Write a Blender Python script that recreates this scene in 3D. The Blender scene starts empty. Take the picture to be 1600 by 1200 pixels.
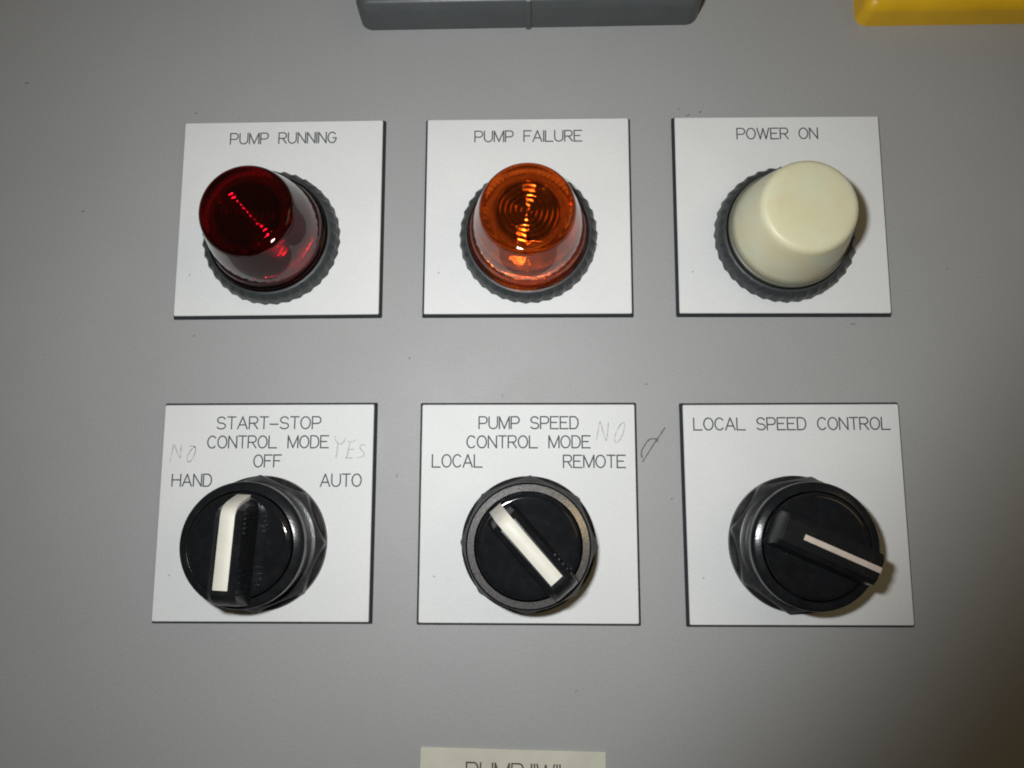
import bpy, bmesh, math, random
from mathutils import Matrix, Vector

sc = bpy.context.scene
PI = math.pi
H0 = 1.35                                   # height of the panel's origin above the floor (m)
UP = Matrix.Rotation(PI / 2, 4, 'X')         # panel frame (x right, y up, z out of the panel) -> world
ORG = Matrix.Translation((0, 0, H0)) @ UP


def P(x, y, z):
    return ORG @ Vector((x, y, z))


# ------------------------------------------------------------------ camera
cam_d = bpy.data.cameras.new('camera')
cam = bpy.data.objects.new('camera', cam_d)
sc.collection.objects.link(cam)
cam_d.sensor_fit = 'HORIZONTAL'
cam_d.sensor_width = 36.0
cam_d.lens = 36.0 * 1275.2 / 1600.0
cam_d.clip_start = 0.01
cam_d.clip_end = 50.0
RC = ((0.9996774, 0.0010922, -0.0253734),
      (0.0028350, 0.9880321, 0.1542224),
      (0.0252382, -0.1542446, 0.9877103))
mc = Matrix.Identity(4)
for i in range(3):
    for j in range(3):
        mc[j][i] = RC[i][j]
mc.translation = Vector((0.00132, -0.04141, 0.2318))
cam.matrix_world = ORG @ mc
sc.camera = cam

# ------------------------------------------------------------------ light
w = bpy.data.worlds.new('World')
sc.world = w
w.use_nodes = True
nt = w.node_tree
bg = nt.nodes['Background']
tc = nt.nodes.new('ShaderNodeTexCoord')
sp = nt.nodes.new('ShaderNodeSeparateXYZ')
nt.links.new(tc.outputs['Generated'], sp.inputs[0])
rp = nt.nodes.new('ShaderNodeValToRGB')      # dim warm room: darker low, a little lighter high
rp.color_ramp.elements[0].position = 0.0
rp.color_ramp.elements[0].color = (0.30, 0.24, 0.16, 1)
rp.color_ramp.elements[1].position = 1.0
rp.color_ramp.elements[1].color = (1.0, 0.80, 0.52, 1)
mp = nt.nodes.new('ShaderNodeMapRange')
mp.inputs[1].default_value = -1
mp.inputs[2].default_value = 1
nt.links.new(sp.outputs[2], mp.inputs[0])
nt.links.new(mp.outputs[0], rp.inputs[0])
nt.links.new(rp.outputs[0], bg.inputs[0])
bg.inputs[1].default_value = 0.06

fl = bpy.data.lights.new('camera_flash', 'AREA')       # the compact camera's flash, up and left of the lens
fl.shape = 'RECTANGLE'
fl.size = 0.016
fl.size_y = 0.010
fl.energy = 0.365
fl.color = (0.96, 0.985, 0.99)
fl.spread = math.radians(150)
flo = bpy.data.objects.new('camera_flash', fl)

sc.collection.objects.link(flo)
FL = Vector((-0.026, -0.018, 0.236))
AIM = Vector((-0.012, 0.016, 0.0))
flo.matrix_world = ORG @ (Matrix.Translation(FL) @ (AIM - FL).to_track_quat('-Z', 'Y').to_matrix().to_4x4())

fl.use_nodes = True                                     # beam profile: the lens barrel cuts the flash off towards the lower right
ft = fl.node_tree
em = ft.nodes['Emission']
ge = ft.nodes.new('ShaderNodeNewGeometry')


def fdot(v):
    d = ft.nodes.new('ShaderNodeVectorMath'); d.operation = 'DOT_PRODUCT'
    ft.links.new(ge.outputs['Incoming'], d.inputs[0]); d.inputs[1].default_value = v
    return d.outputs['Value']


dv = ft.nodes.new('ShaderNodeMath'); dv.operation = 'DIVIDE'
ft.links.new(fdot((0.76, 0.0, -0.65)), dv.inputs[0])
ft.links.new(fdot((0.0, 1.0, 0.0)), dv.inputs[1])
fm = ft.nodes.new('ShaderNodeMapRange'); fm.interpolation_type = 'SMOOTHSTEP'
ft.links.new(dv.outputs[0], fm.inputs[0])
for i_, v_ in ((1, 0.36), (2, 0.76), (3, 1.0), (4, 0.0)):
    fm.inputs[i_].default_value = v_
ft.links.new(fm.outputs[0], em.inputs['Strength'])

rm = bpy.data.lights.new('room_lamp', 'AREA')          # warm lamp of the room, above and to the right
rm.shape = 'RECTANGLE'
rm.size = 0.34
rm.size_y = 0.34
rm.energy = 0.40
rm.color = (1.0, 0.73, 0.34)
rmo = bpy.data.objects.new('room_lamp', rm)
sc.collection.objects.link(rmo)
RP = Vector((0.54, 0.20, 0.70))
rmo.matrix_world = ORG @ (Matrix.Translation(RP) @ (Vector((0.05, 0.03, 0)) - RP).to_track_quat('-Z', 'Y').to_matrix().to_4x4())

sc.view_settings.view_transform = 'Standard'
sc.view_settings.look = 'None'
sc.view_settings.exposure = 0.0
sc.view_settings.gamma = 1.0
sc.view_settings.use_curve_mapping = False
sc.render.engine = 'CYCLES'
cy = sc.cycles
cy.max_bounces = 18
cy.transmission_bounces = 18
cy.glossy_bounces = 8
cy.diffuse_bounces = 4
cy.sample_clamp_indirect = 300.0
cy.caustics_reflective = False
cy.caustics_refractive = True
cy.use_adaptive_sampling = False
cy.blur_glossy = 0.3
cy.use_denoising = True
cy.filter_width = 1.9


# ------------------------------------------------------------------ materials
class NT:
    def __init__(self, name):
        self.m = bpy.data.materials.new(name)
        self.m.use_nodes = True
        self.t = self.m.node_tree
        self.b = self.t.nodes['Principled BSDF']

    def n(self, kind, **kw):
        o = self.t.nodes.new(kind)
        for k, v in kw.items():
            setattr(o, k, v)
        return o

    def l(self, a, b):
        self.t.links.new(a, b)

    def coords(self):
        return self.n('ShaderNodeTexCoord').outputs['Object']

    def noise(self, scale, detail=4, rough=0.55, vec=None):
        o = self.n('ShaderNodeTexNoise')
        o.inputs['Scale'].default_value = scale
        o.inputs['Detail'].default_value = detail
        o.inputs['Roughness'].default_value = rough
        self.l(vec if vec is not None else self.coords(), o.inputs['Vector'])
        return o.outputs['Fac']

    def ramp(self, fac, stops):
        r = self.n('ShaderNodeValToRGB')
        e = r.color_ramp.elements
        e[0].position, e[0].color = stops[0][0], (*stops[0][1], 1)
        e[1].position, e[1].color = stops[-1][0], (*stops[-1][1], 1)
        for p, c in stops[1:-1]:
            x = e.new(p)
            x.color = (*c, 1)
        self.l(fac, r.inputs[0])
        return r.outputs[0]

    def mix(self, fac, a, b):
        x = self.n('ShaderNodeMix', data_type='RGBA')
        for s, v in ((0, fac), (6, a), (7, b)):
            if isinstance(v, (int, float)):
                x.inputs[s].default_value = v
            elif isinstance(v, tuple):
                x.inputs[s].default_value = (*v, 1)
            else:
                self.l(v, x.inputs[s])
        return x.outputs[2]

    def bump(self, fac, strength, dist):
        b = self.n('ShaderNodeBump')
        b.inputs['Strength'].default_value = strength
        b.inputs['Distance'].default_value = dist
        self.l(fac, b.inputs['Height'])
        self.l(b.outputs[0], self.b.inputs['Normal'])

    def set(self, **kw):
        for k, v in kw.items():
            s = self.b.inputs[k.replace('_', ' ')]
            if isinstance(v, tuple):
                s.default_value = (*v, 1) if len(v) == 3 and s.type == 'RGBA' else v
            elif isinstance(v, (int, float)):
                s.default_value = v
            else:
                self.l(v, s)
        return self


def g(v):
    return (v, v, v)


def mat_panel():
    m = NT('grey_panel_paint')
    c = m.ramp(m.noise(9, 5), [(0.3, (0.345, 0.350, 0.354)), (0.7, (0.378, 0.380, 0.380))])
    fine = m.ramp(m.noise(1500, 2, 0.6), [(0.35, g(0.955)), (0.65, g(1.045))])
    mm = m.n('ShaderNodeMix', data_type='RGBA', blend_type='MULTIPLY')
    mm.inputs[0].default_value = 1
    m.l(c, mm.inputs[6]); m.l(fine, mm.inputs[7])
    # sparse specks of grime in the paint
    sp_ = m.ramp(m.noise(260, 3, 0.5), [(0.79, g(0.0)), (0.85, g(0.3))])
    c2 = m.mix(sp_, mm.outputs[2], (0.16, 0.14, 0.11))
    sm = m.ramp(m.noise(5.5, 6, 0.65), [(0.42, g(0.0)), (0.75, g(0.16))])
    c2 = m.mix(sm, c2, (0.27, 0.258, 0.235))          # faint rubbed-in grime
    m.set(Base_Color=c2, Roughness=m.ramp(m.noise(14, 6, 0.7), [(0.3, g(0.44)), (0.7, g(0.62))]))
    m.bump(m.noise(420, 2), 0.07, 0.0004)
    return m.m


def mat_white():
    m = NT('white_laminate')
    c = m.ramp(m.noise(45, 5), [(0.3, (0.735, 0.745, 0.745)), (0.7, (0.78, 0.785, 0.78))])
    fine = m.ramp(m.noise(2600, 2, 0.6), [(0.35, g(0.96)), (0.65, g(1.04))])
    mm = m.n('ShaderNodeMix', data_type='RGBA', blend_type='MULTIPLY')
    mm.inputs[0].default_value = 1
    m.l(c, mm.inputs[6]); m.l(fine, mm.inputs[7])
    sp_ = m.ramp(m.noise(330, 3, 0.5), [(0.75, g(0.0)), (0.80, g(0.55))])
    c2 = m.mix(sp_, mm.outputs[2], (0.25, 0.22, 0.18))
    m.set(Base_Color=c2, Roughness=0.58, Specular_IOR_Level=0.35)
    m.bump(m.noise(900, 2), 0.10, 0.0003)
    return m.m


def mat_plain(name, col, rough, var=0.15, scale=120, bump=0.0, dust=None, spec=0.5):
    m = NT(name)
    lo = tuple(x * (1 - var) for x in col)
    hi = tuple(x * (1 + var) for x in col)
    c = m.ramp(m.noise(scale, 5), [(0.3, lo), (0.7, hi)])
    if dust:
        f = m.ramp(m.noise(scale * 2.3, 6, 0.7), [(0.48, g(0.0)), (0.78, g(dust[1]))])
        c = m.mix(f, c, dust[0])
    m.set(Base_Color=c, Roughness=m.ramp(m.noise(scale * 1.6, 5, 0.6), [(0.3, g(rough * 0.9)), (0.7, g(min(1, rough * 1.12)))]))
    m.b.inputs['Specular IOR Level'].default_value = spec
    if bump:
        m.bump(m.noise(1600, 3), bump, 0.0002)
    return m.m


def mat_glass(name, col, tr=0.93):
    m = NT(name)
    c = m.ramp(m.noise(140, 4), [(0.3, tuple(x * 0.92 for x in col)), (0.7, col)])
    m.set(Base_Color=c, Roughness=0.0, IOR=1.49, Transmission_Weight=tr)
    return m.m


def mat_insert(name, col, metal, rough):
    m = NT(name)
    c = m.ramp(m.noise(300, 4), [(0.3, tuple(x * 0.75 for x in col)), (0.7, tuple(min(1, x * 1.2) for x in col))])
    m.set(Base_Color=c, Roughness=rough, Metallic=metal)
    return m.m


def mat_ring_sheen():  # bright metal standing in for the room lamp's sheen on the black bezel
    m = NT('ring_sheen_metal')
    c = m.ramp(m.noise(1800, 2, 0.6), [(0.35, (0.40, 0.40, 0.41)), (0.7, (0.66, 0.65, 0.64))])
    m.set(Base_Color=c, Metallic=0.85, Roughness=0.30)
    m.bump(m.noise(2200, 2), 0.3, 0.0002)
    return m.m


def mat_milk():
    m = NT('cream_milky_plastic')
    co = m.coords()
    s = m.n('ShaderNodeSeparateXYZ'); m.l(co, s.inputs[0])
    # see-through ribbed skirt of the lens: fine vertical ribs ending unevenly
    at = m.n('ShaderNodeMath', operation='ARCTAN2'); m.l(s.outputs[1], at.inputs[0]); m.l(s.outputs[0], at.inputs[1])
    k = m.n('ShaderNodeMath', operation='MULTIPLY'); m.l(at.outputs[0], k.inputs[0]); k.inputs[1].default_value = 130
    sn = m.n('ShaderNodeMath', operation='SINE'); m.l(k.outputs[0], sn.inputs[0])
    a = m.n('ShaderNodeMath', operation='MULTIPLY'); m.l(sn.outputs[0], a.inputs[0]); a.inputs[1].default_value = 0.00022
    z = m.n('ShaderNodeMath', operation='ADD'); m.l(s.outputs[2], z.inputs[0]); m.l(a.outputs[0], z.inputs[1])
    f = m.n('ShaderNodeMapRange', interpolation_type='SMOOTHSTEP'); m.l(z.outputs[0], f.inputs[0])
    f.inputs[1].default_value = 0.0074; f.inputs[2].default_value = 0.0112
    body = m.ramp(m.noise(70, 3), [(0.3, (0.69, 0.70, 0.52)), (0.7, (0.75, 0.75, 0.55))])
    stain = m.ramp(m.noise(85, 5, 0.6), [(0.40, g(0.0)), (0.66, g(0.7))])
    body = m.mix(stain, body, (0.71, 0.62, 0.38))
    c = m.mix(f.outputs[0], (0.05, 0.05, 0.045), body)
    m.set(Base_Color=c, Roughness=0.42, Subsurface_Weight=0.9, Subsurface_Scale=0.005)
    m.b.inputs['Subsurface Radius'].default_value = (1.0, 0.9, 0.6)
    m.bump(m.noise(300, 3), 0.06, 0.0004)
    return m.m


M = dict(
    panel=mat_panel(), white=mat_white(),
    core=mat_plain('black_laminate_core', (0.022, 0.028, 0.032), 0.5, scale=300),
    ink=mat_plain('engraved_dark_core', (0.080, 0.095, 0.102), 0.9, scale=400),
    pencil=mat_plain('pencil_graphite', (0.40, 0.41, 0.41), 0.5, 0.25, scale=600),
    pencil_dark=mat_plain('pencil_graphite_dark', (0.10, 0.11, 0.11), 0.45, 0.4, scale=600),
    black=mat_plain('glossy_black_plastic', (0.008, 0.009, 0.011), 0.07, 0.2, 160, 0.03, ((0.09, 0.08, 0.06), 0.10)),
    grip=mat_plain('black_grip_plastic', (0.009, 0.010, 0.012), 0.27, 0.2, 160, 0.08, ((0.09, 0.08, 0.06), 0.14), 0.35),
    bezel=mat_plain('black_bezel_plastic', (0.010, 0.011, 0.013), 0.19, 0.2, 160, 0.10, ((0.10, 0.09, 0.07), 0.10), 0.30),
    satin=mat_plain('satin_black_plastic', (0.013, 0.014, 0.016), 0.33, 0.2, 160, 0.12, ((0.13, 0.11, 0.085), 0.32), 0.35),
    ring=mat_plain('dark_grey_plastic', (0.032, 0.038, 0.041), 0.45, 0.15, 200, 0.2, ((0.13, 0.12, 0.10), 0.3)),
    ring_sheen=mat_ring_sheen(),
    pointer=mat_plain('ivory_insert', (0.70, 0.675, 0.59), 0.5, 0.06, 200),
    pinkline=mat_plain('aged_white_line', (0.66, 0.56, 0.50), 0.45, 0.08, 250),
    red=mat_glass('red_lens_plastic', (0.22, 0.002, 0.013), 0.995),
    red_foot=mat_insert('red_reflector_foot', (0.80, 0.20, 0.20), 1.0, 0.21), amber_foot=mat_insert('amber_reflector_foot', (0.85, 0.52, 0.28), 1.0, 0.21),
    red_insert=mat_insert('red_reflector', (0.42, 0.09, 0.09), 0.95, 0.17), red_crown=mat_insert('red_reflector_crown', (0.50, 0.14, 0.14), 1.0, 0.135),
    amber_insert=mat_insert('amber_reflector', (0.75, 0.42, 0.20), 0.8, 0.17), amber_crown=mat_insert('amber_reflector_crown', (0.55, 0.33, 0.16), 1.0, 0.135),
    amber=mat_glass('amber_lens_plastic', (0.88, 0.19, 0.030), 0.985),
    milk=mat_milk(),
    socket=mat_plain('lamp_socket_dark', (0.05, 0.045, 0.04), 0.4),
    housing=mat_plain('slate_grey_plastic', (0.085, 0.095, 0.096), 0.38, 0.08, 90, 0.15),
    yellow=mat_plain('yellow_plastic', (0.78, 0.45, 0.012), 0.42, 0.07, 90, 0.12),
    cream=mat_plain('cream_label_stock', (0.60, 0.59, 0.49), 0.6, 0.07, 120),
    brown_ink=mat_plain('brown_black_print', (0.10, 0.085, 0.075), 0.8),
    dirt=mat_plain('dark_grime', (0.10, 0.09, 0.075), 0.8),
)


# ------------------------------------------------------------------ mesh helpers
def link(name, verts, faces, mat, parent=None, sharp=35, loc=(0, 0, 0), rot=0.0, smooth=True):
    me = bpy.data.meshes.new(name)
    me.from_pydata([tuple(v) for v in verts], [], faces)
    me.materials.append(mat)
    bm = bmesh.new(); bm.from_mesh(me)
    bmesh.ops.recalc_face_normals(bm, faces=bm.faces)
    lim = math.radians(sharp)
    for f in bm.faces:
        f.smooth = smooth
    for e in bm.edges:
        if len(e.link_faces) == 2 and e.calc_face_angle(0) > lim:
            e.smooth = False
    bm.to_mesh(me); bm.free()
    o = bpy.data.objects.new(name, me)
    sc.collection.objects.link(o)
    m = Matrix.Translation(loc) @ Matrix.Rotation(rot, 4, 'Z')
    if parent is not None:
        o.parent = parent
        o.matrix_local = m
    else:
        o.matrix_world = ORG @ m
    return o


def root(name, x, y, z=0.0, rot=0.0):
    o = bpy.data.objects.new(name, None)
    o.empty_display_size = 0.01
    sc.collection.objects.link(o)
    o.matrix_world = ORG @ Matrix.Translation((x, y, z)) @ Matrix.Rotation(rot, 4, 'Z')
    return o


def tag(o, label, cat, group=None, kind=None):
    o['label'] = label
    o['category'] = cat
    if group:
        o['group'] = group
    if kind:
        o['kind'] = kind
    return o


def lathe(prof, n=128, rf=None, cap0=False, cap1=False, loop=False):
    """prof: [(r, z)...] in metres; rf(r, z, theta, i) -> (r, z)."""
    V, F = [], []
    k = len(prof)
    for i, (r, z) in enumerate(prof):
        for j in range(n):
            t = 2 * PI * j / n
            rr, zz = rf(r, z, t, i) if rf else (r, z)
            V.append((rr * math.cos(t), rr * math.sin(t), zz))
    for i in range(k if loop else k - 1):
        a, b = i * n, ((i + 1) % k) * n
        for j in range(n):
            q = (j + 1) % n
            F.append((a + j, a + q, b + q, b + j))
    if cap0:
        F.append(tuple(range(n)))
    if cap1:
        F.append(tuple((k - 1) * n + j for j in range(n)))
    return V, F


def fillet(pts, rad, n=5):
    """round the inner corners of a polyline profile"""
    out = [pts[0]]
    for i in range(1, len(pts) - 1):
        p0, p1, p2 = Vector(pts[i - 1]), Vector(pts[i]), Vector(pts[i + 1])
        r = rad[i] if isinstance(rad, (list, tuple)) else rad
        if r <= 0:
            out.append(tuple(p1)); continue
        a, b = (p0 - p1), (p2 - p1)
        d = min(r, a.length * 0.49, b.length * 0.49)
        q0, q2 = p1 + a.normalized() * d, p1 + b.normalized() * d
        for s in range(n + 1):
            t = s / n
            out.append(tuple((1 - t) ** 2 * q0 + 2 * t * (1 - t) * p1 + t * t * q2))
    out.append(pts[-1])
    return out


def mm(prof):
    return [(r * 0.001, z * 0.001) for r, z in prof]


def rrect(w, h, r, n=6):
    pts = []
    for cx, cy, a0 in ((w / 2 - r, h / 2 - r, 0), (-w / 2 + r, h / 2 - r, 90), (-w / 2 + r, -h / 2 + r, 180), (w / 2 - r, -h / 2 + r, 270)):
        for i in range(n + 1):
            a = math.radians(a0 + 90 * i / n)
            pts.append((cx + r * math.cos(a), cy + r * math.sin(a)))
    return pts


def stack(rings, cap0=True, cap1=True):
    """rings: list of equally long point loops (x,y,z)"""
    n = len(rings[0])
    V = [p for rg in rings for p in rg]
    F = []
    for i in range(len(rings) - 1):
        a, b = i * n, (i + 1) * n
        for j in range(n):
            q = (j + 1) % n
            F.append((a + j, a + q, b + q, b + j))
    if cap0:
        F.append(tuple(range(n)))
    if cap1:
        F.append(tuple((len(rings) - 1) * n + j for j in range(n)))
    return V, F


# ------------------------------------------------------------------ engraved lettering (single-stroke letters)
def arc(cx, cy, rx, ry, a0, a1, n=14):
    return [(cx + rx * math.cos(math.radians(a0 + (a1 - a0) * i / n)), cy + ry * math.sin(math.radians(a0 + (a1 - a0) * i / n))) for i in range(n + 1)]


def bowl(x0, x1, yt, yb):            # P / R bowl from the stem's top
    r = (yt - yb) / 2
    return [(0, yt)] + arc(x1 - r * 0.95, (yt + yb) / 2, r * 0.95, r, 90, -90) + [(0, yb)]


GL = {
    'A': (.80, [[(0, 0), (.40, 1), (.80, 0)], [(.13, .33), (.67, .33)]]),
    'C': (.72, [arc(.38, .5, .38, .5, 42, 318, 22)]),
    'D': (.70, [[(0, 0), (0, 1), (.34, 1)] + arc(.34, .5, .36, .5, 90, -90, 18)[1:] + [(0, 0)]]),
    'E': (.68, [[(.68, 1), (0, 1), (0, 0), (.68, 0)], [(0, .52), (.52, .52)]]),
    'F': (.66, [[(.66, 1), (0, 1), (0, 0)], [(0, .52), (.52, .52)]]),
    'G': (.76, [arc(.38, .5, .38, .5, 42, 350, 24) + [(.755, .46), (.46, .46)]]),
    'H': (.74, [[(0, 0), (0, 1)], [(.74, 0), (.74, 1)], [(0, .53), (.74, .53)]]),
    'I': (.0, [[(0, 0), (0, 1)]]),
    'L': (.68, [[(0, 1), (0, 0), (.68, 0)]]),
    'M': (.86, [[(0, 0), (0, 1), (.43, 0.02), (.86, 1), (.86, 0)]]),
    'N': (.70, [[(0, 0), (0, 1), (.70, 0), (.70, 1)]]),
    'O': (.78, [arc(.39, .5, .39, .5, 90, 450, 30)]),
    'P': (.70, [[(0, 0), (0, .99)], bowl(0, .70, 1, .44)]),
    'R': (.70, [[(0, 0), (0, .99)], bowl(0, .68, 1, .47), [(.36, .46), (.70, 0)]]),
    'S': (.70, [arc(.35, .74, .32, .26, 20, 270, 14)[:] + arc(.35, .245, .35, .245, 88, -155, 14)]),
    'T': (.68, [[(0, 1), (.68, 1)], [(.34, 1), (.34, 0)]]),
    'U': (.74, [[(0, 1), (0, .36)] + arc(.37, .36, .37, .36, 180, 360, 14) + [(.74, 1)]]),
    'W': (1.06, [[(0, 1), (.27, 0), (.53, .97), (.79, 0), (1.06, 1)]]),
    '-': (.66, [[(0, .38), (.66, .38)]]),
    '"': (.18, [[(0, 1), (0, .72)], [(.18, 1), (.18, .72)]]),
}


def text_strokes(s, x0, x1, yb, h, tilt=0.0, gap=.17, space=1.0):
    """strokes of a line fitted between x0 and x1 (metres), baseline yb, cap height h"""
    pen, raw = 0.0, []
    for ch in s:
        if ch == ' ':
            pen += space - gap
            continue
        wd, st = GL[ch]
        for q in st:
            raw.append([(pen + x, y) for x, y in q])
        pen += wd + gap
    tot = pen - gap
    k = (x1 - x0) / tot
    return [[(x0 + x * k, yb + y * h + tilt * x * k) for x, y in q] for q in raw]


def stroke_mesh(strokes, width, z, hgt=0.00003, wob=0.0, rnd=None):
    """low half-round ribbons lying on a surface at height z"""
    V, F = [], []
    parts = []
    for q in strokes:                       # break the strokes at sharp corners
        cur = [q[0]]
        for i in range(1, len(q)):
            cur.append(q[i])
            if i < len(q) - 1:
                a, b = Vector(q[i]) - Vector(q[i - 1]), Vector(q[i + 1]) - Vector(q[i])
                if a.length > 1e-9 and b.length > 1e-9 and a.angle(b) > 0.9:
                    parts.append(cur)
                    cur = [q[i]]
        parts.append(cur)
    z0 = z
    for si, q in enumerate(parts):
        z = z0 + (si % 12) * 0.0000012
        pts = [Vector((x, y)) for x, y in q]
        pts = [p for i, p in enumerate(pts) if i == 0 or (p - pts[i - 1]).length > 1e-6]
        closed = (pts[0] - pts[-1]).length < 1e-6 and len(pts) > 3
        n = len(pts)
        base = len(V)
        for i, p in enumerate(pts):
            a = pts[i - 1] if i > 0 else (pts[-2] if closed else None)
            b = pts[i + 1] if i < n - 1 else (pts[1] if closed else None)
            d1 = (p - a).normalized() if a is not None else None
            d2 = (b - p).normalized() if b is not None else None
            if d1 is None: d1 = d2
            if d2 is None: d2 = d1
            n1, n2 = Vector((-d1.y, d1.x)), Vector((-d2.y, d2.x))
            m = (n1 + n2)
            m = m.normalized() if m.length > 1e-6 else n1
            c = max(0.5, m.dot(n1))
            hw = width / 2 * (1 + (rnd.uniform(-wob, wob) if rnd else 0))
            off = m * (hw / c)
            e = Vector((0, 0))
            if not closed and i == 0: e = -d2 * width * 0.35
            if not closed and i == n - 1: e = d1 * width * 0.35
            for s, zz in ((-1, -0.00002), (-.9, hgt), (0, hgt), (.9, hgt), (1, -0.00002)):
                V.append((p.x + e.x + off.x * s, p.y + e.y + off.y * s, z + zz))
        for i in range(n - 1):
            for j in range(4):
                a = base + i * 5 + j
                F.append((a, a + 1, a + 6, a + 5))
        F.append(tuple(base + j for j in range(5)))
        F.append(tuple(base + (n - 1) * 5 + 4 - j for j in range(5)))
    return V, F


# pixel of the photograph -> point of the panel (used once, to read measured lettering positions)
RT = [Vector((RC[0][i], RC[1][i], RC[2][i])) for i in range(3)]


def on_panel(u, v, z):
    d = Vector(((u - 800) / 1275.2, (600 - v) / 1275.2, -1.0))
    dl = Vector((RT[0].dot(d), RT[1].dot(d), RT[2].dot(d)))
    t = (z - 0.2318) / dl.z
    return 0.00132 + t * dl.x, -0.04141 + t * dl.y


# ------------------------------------------------------------------ the panel
pn = root('cabinet_panel', 0, 0)
rings = []
for inset, z in ((0, -0.03), (0, -0.003), (0.0009, -0.0009), (0.003, 0.0)):
    rings.append([(x, y, z) for x, y in rrect(1.5 - 2 * inset, 1.5 - 2 * inset, 0.02)])
V, F = stack(rings)
bpy.data.objects.remove(pn)
pn = link('cabinet_panel', V, F, M['panel'], smooth=False)
tag(pn, 'grey painted steel face of the control cabinet behind everything', 'panel', kind='structure')

rnd = random.Random(7)
# graphite mark beside the middle switch plate
sx = lambda pts, ox, oy, s, z: [on_panel(ox + a / s, oy + b / s, z) for a, b in pts]


def smooth_line(pts, n=6):
    out = []
    for i in range(len(pts) - 1):
        p0 = Vector(pts[max(i - 1, 0)]); p1 = Vector(pts[i]); p2 = Vector(pts[i + 1]); p3 = Vector(pts[min(i + 2, len(pts) - 1)])
        for k in range(n):
            t = k / n
            out.append(tuple(0.5 * ((2 * p1) + (-p0 + p2) * t + (2 * p0 - 5 * p1 + 4 * p2 - p3) * t * t + (-p0 + 3 * p1 - 3 * p2 + p3) * t ** 3)))
    out.append(tuple(pts[-1]))
    return out


mk = [[(650, 250), (420, 590), (190, 950)], [(500, 530), (480, 488), (400, 474), (310, 505), (220, 630), (165, 740), (175, 860)], [(190, 960), (240, 1005), (340, 985)]]
mk = [smooth_line(sx(q, 990, 650, 13.33, 0.0)) for q in mk]
V, F = stroke_mesh(mk[:2], 0.00046, 0.0, 0.00002, 0.35, rnd)
o = link('pencil_mark', V, F, M['pencil_dark'], pn); o['label'] = 'grey pencil scribble like a struck-through zero'
# grime specks and short scratches stuck to the paint
spk = []
for u, v, l, a in ((620, 743, 4, 70), (1333, 506, 7, 15), (306, 177, 3, 20), (1075, 180, 5, 30), (1094, 175, 4, 60), (42, 130, 5, 10), (1050, 779, 3, 40),
                   (303, 525, 3, 20), (785, 618, 3, 70), (1060, 170, 2, 0), (130, 330, 3, 0), (1010, 600, 2, 20), (640, 560, 2, 60), (900, 1080, 2, 30), (1480, 420, 2, 0)):
    a = math.radians(a + rnd.uniform(-10, 10))
    spk.append([on_panel(u - l / 2 * math.cos(a), v + l / 2 * math.sin(a), 0), on_panel(u, v + rnd.uniform(-.6, .6), 0), on_panel(u + l / 2 * math.cos(a), v - l / 2 * math.sin(a), 0)])
V, F = stroke_mesh(spk, 0.00024, 0.0, 0.00003, 0.4, rnd)
link('grime_speck', V, F, M['dirt'], pn)

# ------------------------------------------------------------------ legend plates
PT = 0.0020     # plate thickness
PW, PH1, PH2 = 0.0600, 0.0598, 0.0600
plates = [
    (-0.07354, 0.04498, 0.0041, PH1, 'white engraved plate reading PUMP RUNNING around the red lamp',
     [('PUMP RUNNING', 359.4, 525.6, 224.0, 207.6)], [], -0.010),
    (0.0, 0.0450, -0.0023, PH1, 'white engraved plate reading PUMP FAILURE around the amber lamp',
     [('PUMP FAILURE', 741.5, 909.4, 221.0, 204.4)], [], -0.006),
    (0.07389, 0.0448, -0.0046, PH1, 'white engraved plate reading POWER ON around the cream lamp',
     [('POWER ON', 1151.3, 1278.2, 216.8, 200.3)], [], 0.0),
    (-0.07392, -0.0414, 0.0016, PH2, 'white engraved plate reading START-STOP CONTROL MODE with HAND, OFF and AUTO',
     [('START-STOP', 338.3, 501.5, 670.0, 651.4), ('CONTROL MODE', 323.7, 513.4, 699.8, 681.2), ('OFF', 395.7, 439.5, 729.7, 711.0),
      ('HAND', 267.9, 330.4, 759.7, 741.0), ('AUTO', 500.0, 564.6, 759.9, 740.8)],
     [(250, 640, 9.23, [[(140, 750), (170, 640), (203, 505), (250, 620), (293, 695), (300, 600), (310, 505)],
                        [(505, 535), (450, 580), (395, 680), (400, 750), (450, 735), (500, 640), (512, 550), (470, 525), (425, 530)]]),
      (420, 640, 9.23, [[(955, 385), (975, 460), (1030, 500), (1080, 465), (1108, 410)], [(995, 470), (988, 580), (970, 695)],
                        [(1140, 455), (1200, 465), (1250, 435)], [(1170, 470), (1150, 580), (1125, 690)], [(1140, 578), (1220, 572)],
                        [(1110, 695), (1210, 700)], [(1392, 515), (1345, 505), (1315, 555), (1375, 630), (1350, 680), (1280, 690)]])], 0.0),
    (0.0, -0.04151, -0.0007, PH2, 'white engraved plate reading PUMP SPEED CONTROL MODE with LOCAL and REMOTE',
     [('PUMP SPEED', 748.0, 903.9, 669.8, 651.2), ('CONTROL MODE', 729.1, 922.7, 699.7, 681.1), ('LOCAL', 674.9, 753.8, 729.8, 710.5),
      ('REMOTE', 880.0, 977.7, 730.5, 711.4)],
     [(830, 640, 9.41, [[(960, 440), (985, 310), (1012, 175), (1050, 300), (1100, 455), (1125, 320), (1135, 180)],
                        [(1290, 235), (1350, 190), (1372, 225), (1350, 350), (1290, 460), (1240, 480), (1228, 420), (1265, 300), (1330, 205)]])], 0.0),
    (0.07383, -0.04166, 0.0020, PH2, 'white engraved plate reading LOCAL SPEED CONTROL around the black pointer knob',
     [('LOCAL SPEED CONTROL', 1083.8, 1391.3, 671.4, 652.8)], [], 0.0),
]
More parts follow.
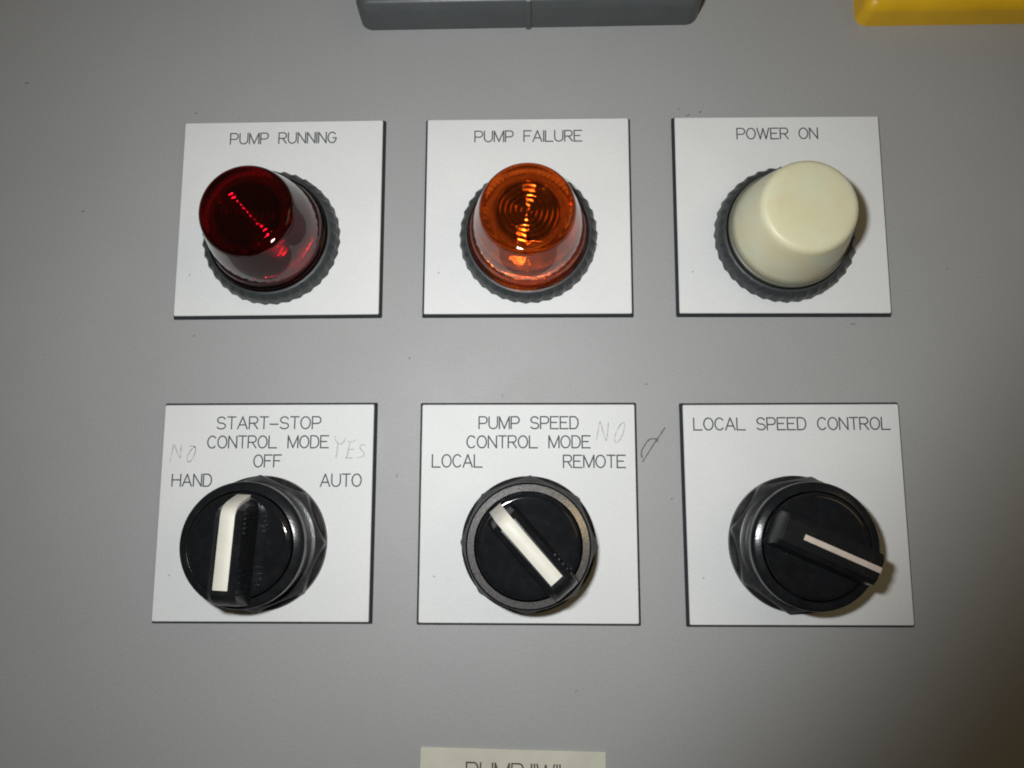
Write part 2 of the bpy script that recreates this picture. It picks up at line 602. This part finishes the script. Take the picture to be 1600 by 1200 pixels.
for px, py, pa, ph, lab, lines, hand, tl in plates:
    r = root('legend_plate', px, py, 0, pa)
    tag(r, lab, 'legend plate', 'engraved legend plates')
    dr = 0.42
    rg = []
    for z in (0.00005, PT - 0.0003):
        e = (PT - z) * dr
        rg.append([(x, y, z) for x, y in rrect(PW + 2 * e, ph + 2 * e, 0.0004, 3)])
    V, F = stack(rg)
    c = link('core', V, F, M['core'], r, smooth=False)
    c['label'] = 'black sloping edge of the laminate'
    rg = []
    for z, ins in ((PT - 0.0003, -0.0001), (PT - 0.00006, 0.0), (PT, 0.00007)):
        rg.append([(x, y, z) for x, y in rrect(PW - 2 * ins, ph - 2 * ins, 0.0004, 3)])
    V, F = stack(rg)
    link('face', V, F, M['white'], r, smooth=False)
    inv = Matrix.Rotation(-pa, 2)

    def loc(u, v):
        x, y = on_panel(u, v, PT)
        q = inv @ Vector((x - px, y - py))
        return q.x, q.y
    S = []
    for s, u0, u1, vb, vt in lines:
        x0, yb = loc(u0, vb); x1, yb1 = loc(u1, vb); _, yt = loc(u0, vt)
        # the plate's own lettering runs along the plate
        vb_mid = (yb + yb1) / 2
        S += text_strokes(s, x0 + 0.0001, x1 - 0.0001, vb_mid + (0 if abs(tl) < 1e-6 else 0.0), yt - yb)
    V, F = stroke_mesh(S, 0.00040, PT, 0.00002)
    link('lettering', V, F, M['ink'], r, smooth=False)
    if hand:
        for ox, oy, s, qs in hand:
            S = [smooth_line([loc(ox + a / s, oy + b / s) for a, b in q]) for q in qs]
            V, F = stroke_mesh(S, 0.00026, PT, 0.000015, 0.45, rnd)
            link('pencil_writing', V, F, M['pencil'], r)

# flecks of dirt on plates belong to the plates; a few hairs
# ------------------------------------------------------------------ pilot lamps
LENS_OUT = fillet([(0.02, 26.5), (7.0, 26.4), (12.6, 25.9), (13.7, 21.5), (15.2, 15.5), (16.0, 9.6), (16.6, 8.5), (17.2, 8.3), (17.25, 4.5)],
                  [0, 3, 1.5, 3, 4, 0.8, 0.4, 0.4, 0], 6)


def lens_mesh():
    def rf(r, z, t, i):
        if z < 0.0079 and r > 0.0166:
            r += 0.00007 * math.cos(120 * t)
        return r, z
    return lathe(mm(LENS_OUT + [(15.0, 4.4), (6.0, 4.4), (0.02, 4.4)]), 480, rf, cap0=True, cap1=True)


def crown_mesh():
    """ringed crown of the added metal reflector, seen through the lens's top"""
    prof = []
    per = 1.40
    for i in range(121):
        r = 0.02 + 8.2 * i / 120
        q = abs((r / per + 0.5) % 1.0 - 0.5)
        z = 21.0 - 0.155 * (1 - (2 * q) ** 2)
        if q > 0.41:
            z -= 0.55 * min(1, (q - 0.41) / 0.03)
        prof.append((r, z))
    prof += [(8.25, 20.6), (8.2, 20.0)]
    return lathe(mm(prof), 360, cap0=True)


def glint_reflector_mesh():
    """ribbed shoulder, fluted wall and flared foot of the added metal reflector"""
    prof, kk = [], []
    for r, z in ((8.25, 19.9), (8.3, 20.7), (8.8, 20.9), (9.3, 20.6)):
        prof.append((r, z)); kk.append('s')
    for i in range(51):
        u = i / 50
        q = (u * 5) % 1.0 - 0.5
        prof.append((9.4 + 1.7 * u + 0.20 * (1 - (2 * q) ** 2), 20.4 - 4.4 * u)); kk.append('b')
    for i in range(1, 13):
        u = i / 12
        prof.append((11.1 + 0.9 * u, 16.0 - 2.0 * u)); kk.append('w')

    def rf(r, z, t, i):
        k = kk[i]
        if k == 's':
            r += 0.00018 * math.cos(60 * t)
        elif k == 'w':
            r += 0.00010 * math.cos(60 * t)
        return r, z
    return lathe(mm(prof), 660, rf)


def foot_mesh():
    """fluted glint foot of the added reflector, flared about 45 degrees"""
    prof = []
    for i in range(25):
        u = i / 24
        prof.append((12.0 + 3.3 * u, 14.0 - 3.4 * u - 0.35 * math.sin(PI * u)))
    prof.append((15.35, 4.8))

    def rf(r, z, t, i):
        if i < 25:
            r += 0.00006 * math.cos(60 * t)
        return r, z
    return lathe(mm(prof), 720, rf)


ring_prof = fillet([(17.35, 2.2), (17.35, 6.6), (17.6, 7.3), (18.3, 7.2), (18.8, 6.6), (19.5, 5.6), (20.05, 2.25), (17.35, 2.2)], [0, .2, .2, .3, .3, .5, .1, 0], 4)


def ring_rf(r, z, t, i):
    if r > 0.0183 and z > 0.0021:
        p = ((36 * t - 420 * (z - 0.002)) / (2 * PI)) % 1.0
        tri = p / 0.66 if p < 0.66 else (1 - p) / 0.34
        amp = 0.00044 * min(1, (r - 0.0183) / 0.0006) * (1.35 if z > 0.0052 else 1.0)
        r += amp * (tri - 0.6)
    return r, z


lamps = [(-0.0753, 0.0381, 'red', 'dark red glass pilot lamp with a ribbed grey ring, on the PUMP RUNNING plate'),
         (0.0001, 0.0381, 'amber', 'amber orange pilot lamp with concentric rings, on the PUMP FAILURE plate'),
         (0.0743, 0.0379, 'milk', 'cream milky pilot lamp with a dark ribbed ring, on the POWER ON plate')]
lv = lens_mesh()
ref_v = glint_reflector_mesh()
crw_v = crown_mesh()
foot_v = foot_mesh()
for i, (x, y, mk_, lab) in enumerate(lamps):
    r = root('pilot_lamp', x, y)
    tag(r, lab, 'pilot lamp', 'pilot lamps in the upper row')
    V, F = lathe(mm(ring_prof), 432, ring_rf)
    link('locking_ring', V, F, M['ring'], r, sharp=50, rot=0.03 * i)
    ln = link('lens', lv[0], lv[1], M[mk_], r, sharp=60)
    if mk_ != 'milk':
        pass
    if mk_ != 'milk':
        q = link('glint_reflector', ref_v[0], ref_v[1], M[mk_ + '_insert'], r, sharp=60)  # metal insert added inside the lens to return the flash as streak and sparkles
        link('crown', crw_v[0], crw_v[1], M[mk_ + '_crown'], q, sharp=50)
        link('foot', foot_v[0], foot_v[1], M[mk_ + '_foot'], q, sharp=60)

    V, F = lathe(mm([(0.02, 3.6), (14.0, 3.6), (16.8, 4.2), (17.2, 4.2), (17.2, 2.3)]), 96, cap0=True)
    link('lamp_socket', V, F, M['socket'], r)

# ------------------------------------------------------------------ rotary switches
nut_n = 8 * 30


def nut_mesh(phase):
    a = 17.25                 # octagon inradius (mm)
    zt, zb, zf = 8.2, 4.0, 2.1

    def wall(t):
        k = ((t - phase + PI / 8) % (PI / 4)) - PI / 8
        return a / math.cos(k)
    prof = [(15.2, 0), (16.3, 1), (0, 2), (0, 3), (0, 4), (0, 5), (0, 6), (0, 7)]

    def rf(r, z, t, i):
        w_ = wall(t)
        if i == 0: q = (15.0, zt)
        elif i == 1: q = (16.6, zt)
        elif i == 2: q = (16.9, zt - 0.12)
        elif i == 3: q = (w_ - 0.05, zt - (w_ - 16.7) * 1.35)
        elif i == 4: q = (w_, zt - (w_ - 16.7) * 1.35 - 0.12)
        elif i == 5: q = (w_, zb)
        elif i == 6: q = (18.45, zb - 0.55)
        else: q = (18.6, zf)
        return q[0] * 0.001, q[1] * 0.001
    return lathe(prof, nut_n, rf)


bez0 = fillet([(14.6, 7.8), (15.3, 8.4), (15.9, 9.2), (16.45, 14.5), (16.45, 16.3), (15.85, 16.9), (13.95, 17.45), (13.75, 15.5), (10.0, 15.5)], [0, .3, .5, 1, .6, .45, .15, .2, 0], 5)
disc0 = fillet([(13.55, 15.5), (13.5, 17.9), (12.6, 18.35), (8.0, 18.15), (0.02, 18.1)], [0, .5, .6, .5, 0], 5)


def zm(z):
    if z < 9.0:
        return z
    if z < 17.5:
        return z + 1.2 * (z - 9.0) / 8.5
    return 18.7 + (z - 17.5) * 1.26


def bar_mesh(stations, nside=None):
    """stations along u: (u, z_top, half_top, half_base, z_base)"""
    rg = []
    for u, zt, ht, hb, zb in stations:
        c = min(1.25, ht * 0.45)
        sec = [(-hb, zb), (-hb * .5 - ht * .5 - .1, (zb + zt) / 2 - .6), (-ht, zt - c * .75), (-ht + c, zt), (ht - c, zt), (ht, zt - c * .75), (hb * .5 + ht * .5 + .1, (zb + zt) / 2 - .6), (hb, zb)]
        rg.append([(u * .001, v * .001, zm(z) * .001) for v, z in sec])
    return stack(rg)


def ribs(V, F, u0, u1, n, half, z0, z1, sides=(-1, 1)):
    for s in sides:
        for i in range(n):
            u = u0 + (u1 - u0) * i / (n - 1)
            b = len(V)
            for du, dv, z in ((-.3, -.6, z0), (.3, -.6, z0), (.3, -.8, z1), (-.3, -.8, z1), (-.18, .26, z0), (.18, .26, z0), (.18, -.02, z1), (-.18, -.02, z1)):
                V.append(((u + du) * .001, s * (half + dv) * .001, zm(z) * .001))
            for f in ((0, 1, 2, 3), (4, 5, 6, 7), (0, 1, 5, 4), (1, 2, 6, 5), (2, 3, 7, 6), (3, 0, 4, 7)):
                F.append(tuple(b + k for k in f))


def switch(x, y, ang, phase, kind, lab, name, cat, group=None, ring_sheen=False):
    r = root(name, x, y)
    tag(r, lab, cat, group)
    V, F = nut_mesh(phase)
    link('mounting_nut', V, F, M['satin'], r, sharp=22)
    V, F = lathe(mm([(q_[0], zm(q_[1])) for q_ in bez0]), 160)
    link('bezel', V, F, M['bezel'], r, sharp=40)
    if ring_sheen:  # metal ring added over the bezel face to carry the lamp's sheen
        V, F = lathe(mm([(15.75, zm(16.9)), (15.72, zm(17.02)), (14.0, zm(17.54)), (13.98, zm(17.40))]), 160)
        link('sheen_ring', V, F, M['ring_sheen'], r, sharp=40)
    V, F = lathe(mm([(q_[0], zm(q_[1])) for q_ in disc0]), 160, cap1=True)
    kn = link('knob', V, F, M['black'], r, sharp=40, rot=ang)
    if kind == 'sel':
        st = []
        for i in range(11, 0, -1):          # rounded tail
            a = PI / 2 * i / 11
            st.append((-11.0 - 4.1 * math.sin(a), 17.3 + 8.7 * math.cos(a) ** 0.8, 3.5 - 0.25 * (i / 11) ** 2, 4.4 - 0.9 * (i / 11) ** 2, 17.1))
        st += [(-11.0, 26.0, 3.5, 4.4, 17.7),
              (7.4, 26.0, 3.5, 4.4, 18.0), (9.0, 25.1, 3.4, 4.4, 18.0), (10.1, 23.4, 3.3, 4.3, 18.0), (11.1, 20.8, 3.2, 4.2, 18.0), (11.9, 18.3, 3.1, 4.0, 18.0)]
        V, F = bar_mesh(st)
        ribs(V, F, -11.6, -5.6, 5, 4.1, 18.6, 24.4, (-1,) if ring_sheen else (-1, 1))
        if not ring_sheen:
            ribs(V, F, 3.4, 8.2, 5, 4.1, 18.6, 24.4)
        link('handle', V, F, M['grip'], kn, sharp=14)
        pr = [(-10.5, 26.0), (8.0, 26.0), (9.5, 25.35), (10.7, 23.75), (11.8, 21.0), (13.0, 17.7)]
        pr = fillet(pr, [0, .9, .8, .8, .8, 0], 4)
        rg = []
        hw = 1.85
        for i, (u, z) in enumerate(pr):
            d = Vector(pr[min(i + 1, len(pr) - 1)]) - Vector(pr[max(i - 1, 0)])
            d.normalize(); nx, nz = -d.y, d.x
            t0, t1 = -0.8, 0.12
            rg.append([((u + nx * t) * .001, v * .001, zm(z + nz * t) * .001) for v, t in ((-hw, t0), (-hw, t1 - .05), (-hw + .08, t1), (hw - .08, t1), (hw, t1 - .05), (hw, t0))])
        V, F = stack(rg)
        link('pointer', V, F, M['pointer'], kn, sharp=40)
    else:
        st = [(-13.2, 18.3, 4.2, 4.8, 17.6), (-12.2, 23.2, 4.1, 4.8, 17.6), (-11.8, 24.0, 4.1, 4.8, 17.6), (-11.2, 24.3, 4.1, 4.8, 17.6), (12.7, 24.3, 4.0, 4.6, 17.4),
              (13.3, 24.0, 3.9, 4.5, 17.4), (13.6, 23.3, 3.8, 4.4, 17.4), (14.3, 18.3, 3.7, 4.3, 17.4)]
        V, F = bar_mesh(st)
        ribs(V, F, -9.0, -3.5, 7, 4.2, 19.8, 23.0)
        ribs(V, F, 4.0, 11.0, 7, 4.15, 19.8, 23.0)
        link('handle', V, F, M['grip'], kn, sharp=14)
        rg = []
        for u, z in ((-6.4, 24.32), (12.8, 24.32), (13.4, 24.15)):
            rg.append([(u * .001, v * .001, zm(z + t) * .001) for v, t in ((-.72, -.6), (-.72, .05), (-.62, .1), (.62, .1), (.72, .05), (.72, -.6))])
        V, F = stack(rg)
        link('pointer', V, F, M['pinkline'], kn, sharp=40)
    return r


D = math.radians
switch(-0.0745, -0.0501, D(87.0), D(22.5), 'sel', 'black selector switch with white pointer turned up to OFF, on the START-STOP plate', 'selector_switch', 'selector switch', 'black selector switches')
switch(0.0001, -0.0502, D(131.5), D(21), 'sel', 'black selector switch with white pointer turned towards LOCAL, on the PUMP SPEED plate', 'selector_switch', 'selector switch', 'black selector switches', True)
switch(0.0735, -0.0501, D(-24.0), D(10), 'pot', 'black rotary knob with a thin pale pointer line, on the LOCAL SPEED plate', 'pointer_knob', 'control knob')

# ------------------------------------------------------------------ grey housing at the top edge
gh = root('grey_housing', 0.0004, 0.1060, 0, 0.0040)
tag(gh, 'slate grey plastic housing with a centre seam, cut by the top edge', 'housing')


def slab(w_, h_, prof, rad):
    """rounded slab: prof = [(inset, z)...]; its bottom edge is at y = 0"""
    rg = []
    for ins, z in prof:
        rg.append([(x, y + h_ / 2, z) for x, y in rrect(w_ - 2 * ins, h_ - 2 * ins, max(rad - ins * .6, 0.0008), 8)])
    return stack(rg)


V, F = slab(0.1040, 0.085, fillet([(0.0, 0.0), (0.0003, 0.0095), (0.0016, 0.0118), (0.006, 0.0124)], [0, .0012, .001, 0], 5), 0.0040)
link('body', V, F, M['housing'], gh, sharp=50)
rg = []
for z, e in ((0.0002, 0.0), (0.0100, 0.0), (0.0124, 0.0012), (0.0128, 0.002)):
    rg.append([(-.0007, -.0007 + e, z), (.0007, -.0007 + e, z), (.0007, 0.084, z), (-.0007, 0.084, z)])
V, F = stack(rg)
link('seam', V, F, M['housing'], gh, smooth=False)

yb = root('yellow_housing', 0.1465, 0.1050, 0, 0.002)
tag(yb, 'bright yellow plastic block with rounded corner at the top right', 'housing')
V, F = slab(0.0930, 0.070, fillet([(0.0, 0.0), (0.0006, 0.0070), (0.0022, 0.0090), (0.008, 0.0095)], [0, .0015, .001, 0], 5), 0.0035)
link('body', V, F, M['yellow'], yb, sharp=50)

# ------------------------------------------------------------------ cream label at the bottom edge
cl = root('cream_label', -0.0042, -0.1045, 0, -0.0182)
tag(cl, 'cream printed label starting PUMP, cut off by the bottom edge', 'label')
rg = []
for z, ins in ((0.00004, 0), (0.0004, 0), (0.00046, 0.00006)):
    rg.append([(x, y - 0.0095, z) for x, y in rrect(0.0497 - 2 * ins, 0.0190 - 2 * ins, 0.0003, 3)])
V, F = stack(rg)
link('tape', V, F, M['cream'], cl, smooth=False)


def cll(u, v):
    x, y = on_panel(u, v, 0.00046)
    q = Matrix.Rotation(0.0182, 2) @ Vector((x + 0.0042, y + 0.1045))
    return q.x, q.y


a0 = cll(729, 1193); a1 = cll(875, 1193.5)
V, F = stroke_mesh(text_strokes('PUMP "W"', a0[0], a1[0], (a0[1] + a1[1]) / 2 - 0.0052, 0.0052, gap=.16, space=.5), 0.00045, 0.00046)
link('printed_text', V, F, M['brown_ink'], cl)
